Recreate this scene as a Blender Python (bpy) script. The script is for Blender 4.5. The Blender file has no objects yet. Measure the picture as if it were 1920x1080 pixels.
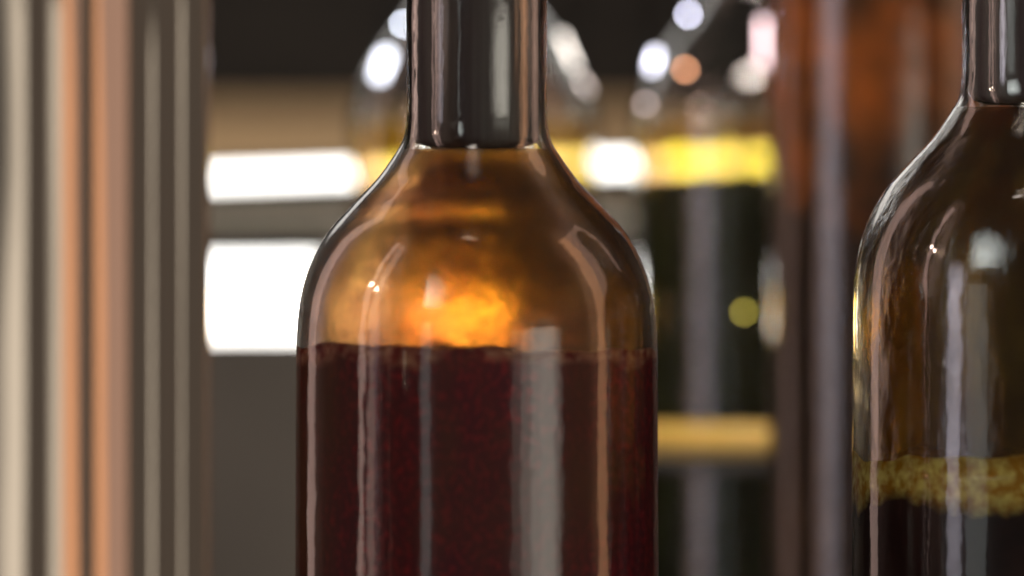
import bpy, bmesh, math, random
from mathutils import Vector, Matrix, noise
R = math.radians
random.seed(4)
scene = bpy.context.scene
COL = scene.collection

# ------------------------------------------------------------------ camera
FY, K, CH = 1.2, 1.104e-4, 0.19          # focus distance (m), metres per photo pixel there, camera height
CX, CY = 960, 540
cam_d = bpy.data.cameras.new('camera'); cam = bpy.data.objects.new('camera', cam_d); COL.objects.link(cam)
cam.location = (0, 0, CH); cam.rotation_euler = (R(90), 0, 0)
cam_d.sensor_width = 36; cam_d.lens = 36 * FY / (K * 1920)
cam_d.clip_start = 0.02; cam_d.clip_end = 60
cam_d.dof.use_dof = True; cam_d.dof.focus_distance = 1.205; cam_d.dof.aperture_fstop = 5.5
scene.camera = cam

def at(px, py, Y):
    s = K * Y / FY
    return Vector(((px - CX) * s, Y, CH + (CY - py) * s))

# ------------------------------------------------------------------ world, render settings
w = bpy.data.worlds.new('World'); scene.world = w; w.use_nodes = True
bg = w.node_tree.nodes['Background']; bg.inputs[0].default_value = (0.56, 0.51, 0.47, 1); bg.inputs[1].default_value = 0.08
scene.view_settings.view_transform = 'Standard'; scene.view_settings.look = 'None'
scene.view_settings.exposure = 0; scene.view_settings.gamma = 1
scene.cycles.use_denoising = True
scene.cycles.max_bounces = 24; scene.cycles.transmission_bounces = 20; scene.cycles.glossy_bounces = 8
scene.cycles.transparent_max_bounces = 16
scene.cycles.sample_clamp_indirect = 12

# ------------------------------------------------------------------ lamps (unseen strips added for the streaks in the glass, and spots)
X0, Y0 = -0.0072, 1.2
def lamp(az, rad, width, height, zc, color, L, name='unseen_strip', spread=180, aim=None):
    a = R(az)
    p = Vector((X0 + rad * math.sin(a), Y0 - rad * math.cos(a), zc))
    ld = bpy.data.lights.new(name, 'AREA'); ld.shape = 'RECTANGLE'; ld.size = width; ld.size_y = height
    ld.color = color; ld.energy = L * math.pi * width * height
    o = bpy.data.objects.new(name, ld); COL.objects.link(o); o.location = p
    ld.spread = R(spread)
    d = Vector(aim or (X0, Y0, 0.19 if name == 'unseen_lamp' else zc)) - p
    o.rotation_euler = d.to_track_quat('-Z', 'Y').to_euler()
    return o
def arc(a0, a1, rad, color, L, h=1.6, zc=0.5):
    wd = 2 * rad * math.tan(R(abs(a1 - a0) / 2))
    return lamp((a0 + a1) / 2, rad, wd, h, zc, color, L)
CREAM = (1.0, 0.90, 0.72); GREY = (0.86, 0.92, 0.88); ORANGE = (1.0, 0.48, 0.24); PINK = (1.0, 0.66, 0.56); MAUVE = (0.92, 0.84, 0.95)
for a0, a1, L in ((22, 28, 0.5), (28, 34, 1.3), (34, 40, 2.3), (40, 50, 2.7), (50, 53, 1.6), (53, 55, 0.7)):
    arc(a0, a1, 1.0, (1.0, 0.93, 0.80), L, 0.76, -0.08)
arc(82, 92, 1.0, ORANGE, 2.7)
arc(92, 120, 1.0, (1.0, 0.60, 0.45), 1.2)
arc(-42, -28, 1.0, GREY, 0.9, 0.80, -0.07)
arc(-78, -74, 1.0, PINK, 3.4)
arc(-71, -66, 1.0, PINK, 1.8)
arc(-133, -122, 1.0, PINK, 1.4)
lamp(-20, 0.88, 0.62, 0.44, 0.19 + 0.44, GREY, 0.20, 'unseen_lamp', 32, (0.32, 1.2, 0.21))     # unseen high lamp added for the grey patch in the right shoulder
for az, el in ((-71, 22), (-76, 24)):                        # the pair of warm bulbs that sparkle in the shoulders
    lamp(az, 0.95 * math.cos(R(el)), 0.035, 0.035, 0.19 + 0.95 * math.sin(R(el)), (1.0, 0.72, 0.55), 110, 'unseen_lamp')
lamp(165, 0.3 - 0.62, 0.2, 0.2, 1.0, (1.0, 0.86, 0.74), 3.2, 'unseen_lamp', 30, (0.02, 1.62, 0.12))      # unseen fill lamp added to brighten the back wall
lamp(175, 0.35, 0.2, 0.2, 0.9, (1.0, 0.9, 0.80), 2.5, 'unseen_lamp', 45, (-0.10, 2.14, 0.26))      # unseen fill lamp added to brighten the beam
lamp(-60, 0.72, 0.40, 0.9, 0.30, MAUVE, 0.10, 'streak_lamp', 26, (0.19, 1.40, 0.22))     # unseen lamp added for the pale streak on the brown bottle
lamp(180, 0.85, 0.8, 0.10, 0.46, (1.0, 0.95, 0.9), 1.6, 'unseen_lamp')     # unseen lamp added to light the glass rims from behind

# ------------------------------------------------------------------ helpers
def mat(name):
    m = bpy.data.materials.new(name); m.use_nodes = True
    return m, m.node_tree, m.node_tree.nodes['Principled BSDF']
def tag(o, label=None, cat=None, group=None, kind=None):
    if label: o['label'] = label
    if cat: o['category'] = cat
    if group: o['group'] = group
    if kind: o['kind'] = kind
    return o
def thing(name, loc, label, cat, group=None):
    o = bpy.data.objects.new(name, None); COL.objects.link(o); o.location = loc
    return tag(o, label, cat, group)
def obj(name, bm, mats, parent=None, loc=None, smooth=True):
    bmesh.ops.recalc_face_normals(bm, faces=bm.faces)
    me = bpy.data.meshes.new(name); bm.to_mesh(me); bm.free()
    for m in (mats if isinstance(mats, list) else [mats]): me.materials.append(m)
    if smooth:
        for p in me.polygons: p.use_smooth = True
    o = bpy.data.objects.new(name, me); COL.objects.link(o)
    if parent: o.parent = parent
    if loc is not None: o.location = loc
    return o
def spline(pts, n=6):
    """Catmull-Rom through (r, z) profile points; a point with a third item stays a corner."""
    out = []
    P = [p[:2] for p in pts]
    for i in range(len(P) - 1):
        p1, p2 = P[i], P[i + 1]
        p0 = P[i - 1] if i > 0 and len(pts[i]) < 3 else p1
        p3 = P[i + 2] if i + 2 < len(P) and len(pts[i + 1]) < 3 else p2
        for k in range(n):
            t = k / n
            out.append(tuple(0.5 * (2 * p1[j] + (p2[j] - p0[j]) * t + (2 * p0[j] - 5 * p1[j] + 4 * p2[j] - p3[j]) * t * t
                             + (3 * p1[j] - p0[j] - 3 * p2[j] + p3[j]) * t ** 3) for j in (0, 1)))
    out.append(P[-1])
    return out
def lathe(bm, prof, seg=160, mi=0, wob=None, closed=False):
    rings = []
    for r, z in prof:
        if r < 1e-6:
            rings.append([bm.verts.new((0, 0, z))]); continue
        ring = []
        for k in range(seg):
            a = 2 * math.pi * k / seg
            rr = r * (1 + (wob(a, z) if wob else 0))
            ring.append(bm.verts.new((rr * math.cos(a), rr * math.sin(a), z)))
        rings.append(ring)
    pairs = list(zip(rings, rings[1:]))
    if closed: pairs.append((rings[-1], rings[0]))
    for A, B in pairs:
        if len(A) == 1 and len(B) == 1: continue
        for k in range(seg):
            k2 = (k + 1) % seg
            if len(A) == 1: f = bm.faces.new((A[0], B[k], B[k2]))
            elif len(B) == 1: f = bm.faces.new((A[k], B[0], A[k2]))
            else: f = bm.faces.new((A[k], B[k], B[k2], A[k2]))
            f.material_index = mi
def box(bm, x0, x1, y0, y1, z0, z1):
    m = Matrix.Translation(((x0 + x1) / 2, (y0 + y1) / 2, (z0 + z1) / 2)) @ Matrix.Diagonal((x1 - x0, y1 - y0, z1 - z0, 1))
    bmesh.ops.create_cube(bm, size=1, matrix=m)

# ------------------------------------------------------------------ materials
def glass(name, tint=(1, 1, 1), ior=1.5, rough=0.0, bump=0.0, bscale=30, smudge=0.0):
    m, nt, p = mat(name)
    p.inputs['Base Color'].default_value = (*tint, 1); p.inputs['Transmission Weight'].default_value = 1
    p.inputs['IOR'].default_value = ior; p.inputs['Roughness'].default_value = rough
    if bump:
        tc = nt.nodes.new('ShaderNodeTexCoord'); prev = None
        for sc, zs, st in ((bscale, 0.45, bump), (bscale * 5, 0.6, bump * 0.6)):
            mp = nt.nodes.new('ShaderNodeMapping'); mp.inputs['Scale'].default_value = (1, 1, zs)
            n = nt.nodes.new('ShaderNodeTexNoise'); n.inputs['Scale'].default_value = sc; n.inputs['Detail'].default_value = 3
            b = nt.nodes.new('ShaderNodeBump'); b.inputs['Strength'].default_value = st; b.inputs['Distance'].default_value = 0.001
            nt.links.new(tc.outputs['Object'], mp.inputs[0]); nt.links.new(mp.outputs[0], n.inputs['Vector'])
            nt.links.new(n.outputs['Fac'], b.inputs['Height'])
            if prev: nt.links.new(prev.outputs[0], b.inputs['Normal'])
            prev = b
        nt.links.new(prev.outputs[0], p.inputs['Normal'])
        if smudge:
            n = nt.nodes.new('ShaderNodeTexNoise'); n.inputs['Scale'].default_value = 38; n.inputs['Detail'].default_value = 5
            r = nt.nodes.new('ShaderNodeMapRange'); r.inputs[1].default_value = 0.4; r.inputs[2].default_value = 0.7
            r.inputs[3].default_value = rough; r.inputs[4].default_value = rough + smudge
            nt.links.new(tc.outputs['Object'], n.inputs['Vector']); nt.links.new(n.outputs['Fac'], r.inputs[0]); nt.links.new(r.outputs[0], p.inputs['Roughness'])
    return m
def mottled(name, c1, c2, scale=60, stretch=(1, 1, 1), rough=0.4, spec=0.5, trans=0.0, pos=(0.4, 0.7), ior=1.36, detail=4, blotch=None, layer=None, bump=0, lscale=330):
    """noise between two colours; blotch = (colour, scale): larger patches; layer = (colour a, colour b, z, spread): other colours above z"""
    m, nt, p = mat(name); N = nt.nodes.new; L = nt.links.new
    tc = N('ShaderNodeTexCoord')
    def noise_ramp(c1, c2, sc, st, pos, detail):
        mp = N('ShaderNodeMapping'); mp.inputs['Scale'].default_value = st
        n = N('ShaderNodeTexNoise'); n.inputs['Scale'].default_value = sc; n.inputs['Detail'].default_value = detail
        r = N('ShaderNodeValToRGB'); r.color_ramp.elements[0].position = pos[0]; r.color_ramp.elements[1].position = pos[1]
        r.color_ramp.elements[0].color = (*c1, 1); r.color_ramp.elements[1].color = (*c2, 1)
        L(tc.outputs['Object'], mp.inputs[0]); L(mp.outputs[0], n.inputs['Vector']); L(n.outputs['Fac'], r.inputs[0])
        return r.outputs[0], n
    col, n0 = noise_ramp(c1, c2, scale, stretch, pos, detail)
    def mix(fac, a, b):
        x = N('ShaderNodeMix'); x.data_type = 'RGBA'; L(fac, x.inputs[0]); L(a, x.inputs[6]); L(b, x.inputs[7]); return x.outputs[2]
    def rgb(c):
        r = N('ShaderNodeRGB'); r.outputs[0].default_value = (*c, 1); return r.outputs[0]
    if blotch:
        f, _ = noise_ramp((0, 0, 0), (1, 1, 1), blotch[1], (1, 1, 0.5), (0.42, 0.68), 5)
        col = mix(f, col, rgb(blotch[0]))
    if layer:
        ca, cb, z0, sp = layer
        lc, _ = noise_ramp(ca, cb, lscale, (1, 1, 1), (0.38, 0.66), 6)
        sx = N('ShaderNodeSeparateXYZ'); L(tc.outputs['Object'], sx.inputs[0])
        nz = N('ShaderNodeTexNoise'); nz.inputs['Scale'].default_value = 75; nz.inputs['Detail'].default_value = 6; L(tc.outputs['Object'], nz.inputs['Vector'])
        ad = N('ShaderNodeMath'); ad.operation = 'MULTIPLY_ADD'; ad.inputs[1].default_value = sp * 3; L(nz.outputs['Fac'], ad.inputs[0]); L(sx.outputs['Z'], ad.inputs[2])
        mr = N('ShaderNodeMapRange'); mr.inputs[1].default_value = z0 + sp * 1.5 - sp * 0.4; mr.inputs[2].default_value = z0 + sp * 1.5 + sp * 0.4; L(ad.outputs[0], mr.inputs[0])
        col = mix(mr.outputs[0], col, lc)
    L(col, p.inputs['Base Color'])
    if bump:
        b = N('ShaderNodeBump'); b.inputs['Strength'].default_value = bump; b.inputs['Distance'].default_value = 0.001
        L(n0.outputs['Fac'], b.inputs['Height']); L(b.outputs[0], p.inputs['Normal'])
    p.inputs['Roughness'].default_value = rough; p.inputs['Specular IOR Level'].default_value = spec
    p.inputs['Transmission Weight'].default_value = trans; p.inputs['IOR'].default_value = ior
    return m
M = {}
M['clear'] = glass('clear_glass', (0.97, 0.98, 0.97), rough=0.01, bump=0.12, bscale=50, smudge=0.09)
M['amber_film'] = mottled('amber_wetted_glass', (0.16, 0.055, 0.020), (0.42, 0.225, 0.055), 70, (1, 1, 1.0), 0.16, 0.5, 0.99, (0.36, 0.64), 1.5, 8, ((0.24, 0.085, 0.035), 40), bump=0.2)
M['olive_film'] = mottled('olive_wetted_glass', (0.12, 0.06, 0.012), (0.50, 0.36, 0.06), 75, (1, 1, 0.5), 0.10, 0.5, 0.95, (0.40, 0.62), 1.5, 9, ((0.20, 0.08, 0.02), 30), bump=0.6)
M['yellow_glass'] = mottled('yellow_glass', (0.76, 0.60, 0.06), (0.88, 0.52, 0.26), 55, (1, 1, 1), 0.0, 0.5, 1.0, (0.4, 0.6), 1.5)
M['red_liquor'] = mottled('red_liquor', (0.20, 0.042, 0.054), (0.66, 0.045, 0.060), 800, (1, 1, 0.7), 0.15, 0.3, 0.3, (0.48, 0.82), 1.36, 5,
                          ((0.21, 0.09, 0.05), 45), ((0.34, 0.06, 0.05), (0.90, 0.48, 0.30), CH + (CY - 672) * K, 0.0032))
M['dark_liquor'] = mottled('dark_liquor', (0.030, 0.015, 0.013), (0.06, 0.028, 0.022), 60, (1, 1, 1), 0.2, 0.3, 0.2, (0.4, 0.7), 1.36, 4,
                           None, ((0.55, 0.26, 0.02), (1.0, 0.80, 0.20), CH + (CY - 930) * K, 0.0045), 0, 420)  # gold top zone: refracted light painted into the liquor colour
M['olive_liquor'] = mottled('olive_liquor', (0.020, 0.022, 0.010), (0.045, 0.045, 0.018), 30, (1, 1, 0.3), 0.25, 0.3, 0.15)
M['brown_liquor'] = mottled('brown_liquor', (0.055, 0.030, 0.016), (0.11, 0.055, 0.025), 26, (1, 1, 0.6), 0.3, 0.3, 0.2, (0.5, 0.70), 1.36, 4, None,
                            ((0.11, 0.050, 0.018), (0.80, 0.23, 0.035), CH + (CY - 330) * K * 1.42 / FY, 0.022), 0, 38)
M['bubble'] = glass('added_bubble_skin', (0.95, 0.7, 0.6), 1.33)
M['gold_tone'] = mottled('gold_tone', (0.72, 0.47, 0.10), (0.80, 0.56, 0.16), 200, (1, 1, 0.2), 0.45, 0.5)
M['wall'] = mottled('grey_brown_plaster', (0.072, 0.070, 0.064), (0.092, 0.088, 0.080), 12, (1, 1, 1), 0.8, 0.2)
M['rail'] = mottled('grey_painted_rail', (0.30, 0.30, 0.26), (0.35, 0.35, 0.30), 12, (1, 1, 1), 0.7, 0.3)
M['wood'] = mottled('tan_wood', (0.46, 0.34, 0.19), (0.56, 0.42, 0.25), 8, (1, 1, 8), 0.6, 0.3)
M['black'] = mottled('dark_wood', (0.012, 0.011, 0.010), (0.022, 0.020, 0.017), 8, (1, 1, 8), 0.6, 0.3)
M['shelf'] = mottled('dark_shelf_wood', (0.035, 0.025, 0.018), (0.07, 0.05, 0.035), 12, (1, 8, 1), 0.25, 0.5)
M['stopper'] = mottled('dark_plum_stopper', (0.075, 0.042, 0.046), (0.22, 0.215, 0.195), 130, (1, 1, 0.03), 0.24, 1.0)  # grey-green neck reflections painted in as vertical streaks
M['olive_mask'] = mottled('dark_olive_mask', (0.05, 0.03, 0.012), (0.07, 0.045, 0.015), 80, (1, 1, 1), 0.5, 0.3)
m, nt, p = mat('canister_metal'); M['metal'] = m
p.inputs['Metallic'].default_value = 0.58; p.inputs['Roughness'].default_value = 0.05; p.inputs['Base Color'].default_value = (0.37, 0.32, 0.27, 1)

def emit(name, c, L):
    m, nt, p = mat(name); p.inputs['Base Color'].default_value = (*c, 1); p.inputs['Emission Color'].default_value = (*c, 1)
    p.inputs['Emission Strength'].default_value = L; return m
M['pane'] = emit('lit_window_pane', (1.0, 0.98, 0.93), 5.5); M['pane2'] = emit('brightened_window_pane', (1.0, 0.98, 0.93), 22.0)

# ------------------------------------------------------------------ back wall with its two lit strip windows
WY = 1.62
bm = bmesh.new()
p0, p1 = at(-900, 628, WY), at(2700, 1080, WY)
box(bm, p0.x, p1.x, WY, WY + 0.03, 0.0, p0.z)
p0, p1 = at(972, 428, WY), at(2700, 628, WY)
box(bm, p0.x, p1.x, WY, WY + 0.03, p1.z, p0.z)
p0, p1 = at(-900, 428, WY), at(223, 628, WY)
box(bm, p0.x, p1.x, WY, WY + 0.03, p1.z, p0.z)
bm2 = bmesh.new(); p0, p1 = at(-900, 388, WY), at(2700, 428, WY); box(bm2, p0.x, p1.x, WY - 0.004, WY + 0.03, p1.z + 0.0003, p0.z)
p0, p1 = at(606, 428, WY), at(662, 628, WY)
box(bm, p0.x, p1.x, WY, WY + 0.03, p1.z, p0.z)  # pier added to keep the window glow out of the left shoulder
wall = tag(obj('back_wall', bm, M['wall'], smooth=False), kind='structure')
obj('rail', bm2, M['rail'], wall, smooth=False)
def window(py0, py1, label, xl=230, xr=1800, mp='pane', tilt=-2.0):
    t = thing('lit_window', at((xr + xl) / 2, (py0 + py1) / 2, WY + 0.01), label, 'window')
    s = K * (WY + 0.01) / FY; h = (py1 - py0) * s / 2; hw = (xr - xl) / 2 * s
    bm = bmesh.new(); box(bm, -hw, hw, 0, 0.006, -h, h); obj('pane', bm, M[mp], t, smooth=False)
    bm = bmesh.new()
    box(bm, -hw, hw, -0.004, 0.008, h + 0.0002, h + 0.0022); box(bm, -hw, hw, -0.004, 0.008, -h - 0.0022, -h - 0.0002)
    obj('frame', bm, M['wall'], t, smooth=False)
    t.rotation_euler = (0, R(tilt), 0)
    return t
window(301, 323, 'narrow glowing white window strip behind the bottles, the upper one')
window(487, 634, 'tall glowing white window panel between the fluted cylinder and the middle bottle', 230, 600, 'pane', -0.5)
window(492, 629, 'split-off, brightened window part seen golden through the middle bottle shoulder', 668, 968, 'pane2', -0.5)  # window part split off and brightened for the gold glow
bm = bmesh.new(); p0, p1 = at(-900, 205, 2.14), at(2700, 330, 2.14)
box(bm, p0.x, p1.x, 2.14, 2.19, p1.z, p0.z)
tag(obj('wood_beam', bm, M['wood'], smooth=False), 'tan wooden beam above the upper glowing window strip', 'beam')
bm = bmesh.new(); box(bm, -1.2, 1.2, 2.2, 2.24, 0.0, 1.2)
tag(obj('far_wall', bm, M['black'], smooth=False), kind='structure')
bm = bmesh.new(); box(bm, -1.2, 1.2, 0.95, 2.24, -0.03, 0.0)
tag(obj('shelf', bm, M['shelf'], smooth=False), kind='structure')

# ------------------------------------------------------------------ bottles
def bottle(name, cx, Y, prof, level, wall_t, mats, label, cat='bottle', liquid='liquor', group=None, neck_t=None, seg=192, film_y=None, wavy=0):
    """prof: (radius px, picture y) down the outside, at distance Y. mats = (outer glass, inner wall, liquid)."""
    s = K * Y / FY
    base = at(cx, CY, Y); base.z = 0
    t = thing(name, base, label, cat, group)
    zz = lambda py: CH + (CY - py) * s
    out = [(r * s, zz(y)) for r, y in prof]
    out = spline(out, 7)
    # down to the shelf with a rounded heel and a thick punted base
    rb = out[-1][0]
    out += [(rb, 0.012), (rb * 0.995, 0.006), (rb * 0.97, 0.002), (rb * 0.92, 0.0003), (0, 0.0003)]
    n_in = len(spline([(r, y) for r, y in prof], 7))
    inner = []
    for i in range(n_in):
        r, z = out[i]
        a = out[max(i - 1, 0)]; b = out[min(i + 1, n_in - 1)]
        dx, dz = b[0] - a[0], b[1] - a[1]; l = math.hypot(dx, dz) or 1
        f = min(max((r / rb - 0.38) / 0.6, 0), 1); f = f * f * (3 - 2 * f)
        tt = (neck_t or wall_t) * (1 - f) + wall_t * f
        inner.append((max(r + tt * dz / l, 0.0008), z - tt * dx / l))
    inner += [(rb - wall_t, 0.016), (rb * 0.8, 0.010), (0, 0.014)]
    bm = bmesh.new()
    lathe(bm, out, seg, 0)
    # rim joins outside and inside
    n0 = len(bm.faces)
    lathe(bm, [out[0], inner[0]], seg, 0)
    lathe(bm, inner, seg, 1)
    bmesh.ops.remove_doubles(bm, verts=bm.verts, dist=1e-6)
    if film_y is not None:
        for f in bm.faces:
            if f.material_index == 1 and f.calc_center_median().z > zz(film_y): f.material_index = 0
    obj('glass_body', bm, [mats[0], mats[1]], t)
    zl = zz(level)
    lq = [(0, zl)]
    top_r = None
    prev = None
    for (r, z) in inner:
        if z < zl:
            if top_r is None:
                f = (zl - z) / max(prev[1] - z, 1e-9); top_r = r + (prev[0] - r) * f
                e = 0.00012
                lq += [(top_r * 0.9, zl), (top_r * 0.97, zl + 0.0002), (top_r + e, zl + 0.0011)]
            lq.append((r + 0.00012 if r > 0 else 0, z if r > 0 else z - 0.0001))
        prev = (r, z)
    bm = bmesh.new(); lathe(bm, lq, seg)
    if wavy:
        for v in bm.verts:
            if v.co.z > zl - 0.0005:
                q = v.co * 60
                v.co.z += wavy * (noise.noise(q) + 0.5 * noise.noise(q * 2.7)) * min(1, v.co.xy.length / 0.02)
    obj(liquid, bm, mats[2], t)
    return t, s, zz

main_prof = [(140, -330), (140, -300), (134, -290), (132, -150), (132, 40), (132, 200), (134, 240), (141, 267), (158, 295), (189, 338), (234, 385), (278, 434),
             (308, 487), (327, 542), (336, 600), (339, 680), (340, 860), (341, 1100)]
def stopper(t, s, zz, y0, y1, r):
    bm = bmesh.new()
    lathe(bm, [(0, zz(y0)), (r * s * 0.8, zz(y0)), (r * s, zz(y0 + 6)), (r * s, zz(y1 - 22)), (r * s * 0.93, zz(y1 - 12)), (r * s * 0.7, zz(y1 - 3)), (0, zz(y1))][::-1], 192, wob=lambda a, z: 0.012 * math.cos(7 * a + 1) + 0.006 * math.cos(19 * a))
    obj('stopper', bm, M['stopper'], t)
t, s, zz = bottle('liquor_bottle', 894, 1.2, main_prof, 660, 0.0026, (M['clear'], M['amber_film'], M['red_liquor']),
       'clear glass bottle in the middle with dark red liquor and amber shoulders', neck_t=0.0014, wavy=0.0022, film_y=285)
stopper(t, s, zz, -360, 286, 117)
bm = bmesh.new(); rr = 340 * s - 0.0026
for k in range(90):                                          # bubbles added for the sparkles round the liquor line
    a = random.uniform(math.pi, 2 * math.pi); q = random.uniform(0.00015, 0.0006)
    m4 = Matrix.Translation(((rr - q) * math.cos(a), (rr - q) * math.sin(a), zz(random.gauss(662, 9)))) @ Matrix.Diagonal((q, q, q, 1))
    bmesh.ops.create_icosphere(bm, subdivisions=2, radius=1, matrix=m4)
tag(obj('bubbles', bm, M['bubble'], t), kind='stuff')
right_prof = [(r * 0.985, y - 78 if y > 100 else y) for r, y in main_prof]
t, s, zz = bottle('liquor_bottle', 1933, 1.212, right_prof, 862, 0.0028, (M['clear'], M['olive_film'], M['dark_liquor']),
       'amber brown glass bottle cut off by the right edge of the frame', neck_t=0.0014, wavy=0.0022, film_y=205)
stopper(t, s, zz, -360, 205, 115)
rear_prof = [(84, -420), (82, -300), (82, -150), (90, -40), (112, 10), (150, 60), (190, 115), (217, 170), (229, 225), (232, 300), (232, 600), (232, 1000)]
def band(t, s, zz, y0, y1, m, name, r=232, e=0.0004):
    r *= s; bm = bmesh.new()
    lathe(bm, [(r + 0.0002, zz(y0)), (r + e, zz(y0)), (r + e, zz(y1)), (r + 0.0002, zz(y1))], 128, closed=True)
    obj(name, bm, m, t)
for cx, lab, lev in ((889, 'blurred olive bottle standing right behind the middle red bottle', 640),
                (1420, 'blurred olive bottle between the middle bottle and the brown bottle', 340)):
    t, s, zz = bottle('olive_bottle', cx, 1.5, rear_prof, lev, 0.0012, (M['clear'], M['yellow_glass'], M['olive_liquor']),
                      lab, group='olive bottles behind', seg=128, film_y=240)
    if cx < 1000: band(t, s, zz, 350, 548, M['olive_mask'], 'label')  # dark band added to block the window above the gold glow
    else: band(t, s, zz, 792, 846, M['gold_tone'], 'gold_band'); band(t, s, zz, 847, 876, M['wall'], 'grey_band')  # gold ring low on the body, grey ring under it
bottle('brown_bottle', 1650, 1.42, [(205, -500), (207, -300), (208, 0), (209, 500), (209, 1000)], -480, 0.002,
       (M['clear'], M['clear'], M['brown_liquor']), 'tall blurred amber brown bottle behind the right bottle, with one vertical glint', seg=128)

# ------------------------------------------------------------------ glowing beads added for the glints on the rear bottles
def bead(px, py, rpx, v, c, label, length=0, tilt=0, Y=1.45):
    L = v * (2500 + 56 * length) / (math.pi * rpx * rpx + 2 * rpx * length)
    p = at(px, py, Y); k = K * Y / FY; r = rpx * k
    t = thing('glint_bead', p, label, 'added glint', 'small blurred glints behind the bottles')
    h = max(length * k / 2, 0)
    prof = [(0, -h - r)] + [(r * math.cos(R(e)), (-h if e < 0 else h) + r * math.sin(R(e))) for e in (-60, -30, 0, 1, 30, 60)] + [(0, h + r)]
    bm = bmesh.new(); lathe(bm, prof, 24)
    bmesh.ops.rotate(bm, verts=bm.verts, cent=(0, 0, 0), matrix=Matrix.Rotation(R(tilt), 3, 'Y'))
    obj('glint_body', bm, emit('glint_glow', c, L), t)
    bm = bmesh.new(); lathe(bm, [(0, r * 0.8 + h * 0.9), (0.0004, r * 0.8 + h * 0.9), (0.0004, 0.6), (0, 0.6)], 8)
    obj('added_cord', bm, M['black'], t)  # cord added to hold the glowing bead
bead(718, 122, 12, 1.7, (0.84, 0.88, 1.0), 'large blurred bluish white glint left of the middle bottle neck', 34, 20)
bead(757, 45, 5, 0.9, (0.80, 0.86, 1.0), 'small blurred pale glint touching the left edge of the middle neck')
bead(1226, 114, 6, 1.0, (0.84, 0.84, 1.0), 'blurred lavender oval glint over the rear bottle shoulder', 24, 14)
bead(1290, 27, 5, 0.9, (0.78, 0.78, 1.0), 'blurred lavender round glint near the top of the frame')
bead(1285, 130, 5, 0.60, (0.95, 0.42, 0.22), 'blurred copper round glint beside the lavender oval glint')
bead(1210, 195, 5, 0.28, (0.70, 0.55, 0.52), 'dim mauve round glint below the lavender oval glint')
bead(1430, 80, 5, 0.75, (0.95, 0.70, 0.72), 'tall pinkish blurred glint left of the brown bottle', 80)
bead(1066, 95, 4, 0.50, (0.90, 0.82, 0.74), 'slanted grey white blurred glint right of the middle neck', 60, -24)
bead(1096, 158, 4, 0.20, (0.85, 0.72, 0.66), 'dim greyish blurred glint low right of the middle neck', 24, -35)
bead(1395, 585, 5, 0.30, (0.60, 0.50, 0.08), 'dim olive yellow round glint low between the bottles', Y=1.45)

# ------------------------------------------------------------------ fluted canister at the left edge
AC = 4.5
NODES = [(-100, -AC), (-6, 31), (-4, 33), (45, 56), (47, 66), (93, 84), (95, 38), (114, 57), (117, 90), (147, 100), (149, 70), (176, 80), (178, 90), (203, 99),
         (205, 103), (236, 111), (239, 68), (268, 78), (281, 66), (283, 50), (287, 50), (289, 66), (325, 80), (337, 66), (339, 50), (342, 50), (344, 66),
         (388, 80), (389, 130), (391, 150), (393, 170)]
Yc = 1.075; s = K * Yc / FY
pts, q, d, i = [], -100.0, 0.0, 0                     # q: where the point shows in the picture, d: how deep it lies (px)
kd = K / FY
while q < 393:
    while q >= NODES[i + 1][0]: i += 1
    (xa, fa), (xb, fb) = NODES[i], NODES[i + 1]
    n = R((fa + (fb - fa) * (q - xa) / (xb - xa) + AC) / 2)
    X = (q - CX) * (1 + d * s / Yc) + CX
    pts.append((X + 100, d)); q += 1.0
    tn = math.tan(min(n, R(78)))
    g = (q - CX) * s / Yc                                # perspective drift per px of depth (negative)
    d += tn * (1 + d * s / Yc) / (1 - g * tn)
W, D = pts[-1][0] + 1, d + 10
half = pts + [(W, D)]
half += [(a, D + (D - b) * 0.3) for a, b in reversed(pts)]
loop = [(a * s, b * s) for a, b in half] + [(-a * s, b * s) for a, b in reversed(half[1:-1])]
base = at(-100, CY, Yc); base.z = 0
t = thing('fluted_canister', base, 'big blurred shiny fluted cylinder at the left edge streaked cream, orange and grey', 'canister')
bm = bmesh.new()
rings = [[bm.verts.new((a * q, D * s + (b - D * s) * q, z)) for a, b in loop] for q, z in [(0.97, 0.0004), (1, 0.004)] + [(1, 0.02 + 0.4 * k / 60) for k in range(61)] + [(0.97, 0.424)]]
for ring in rings:
    for v in ring: v.co.y += 0.0011 * noise.noise(Vector((v.co.x * 45, 3.1, v.co.z * 11))) + 0.00015 * noise.noise(Vector((v.co.x * 120, 7, v.co.z * 40)))
for A, B in zip(rings, rings[1:]):
    for k in range(len(A)): bm.faces.new((A[k - 1], A[k], B[k], B[k - 1]))
bm.faces.new(rings[0]); bm.faces.new(rings[-1])
obj('body', bm, M['metal'], t)
print('canister depth', D * s)
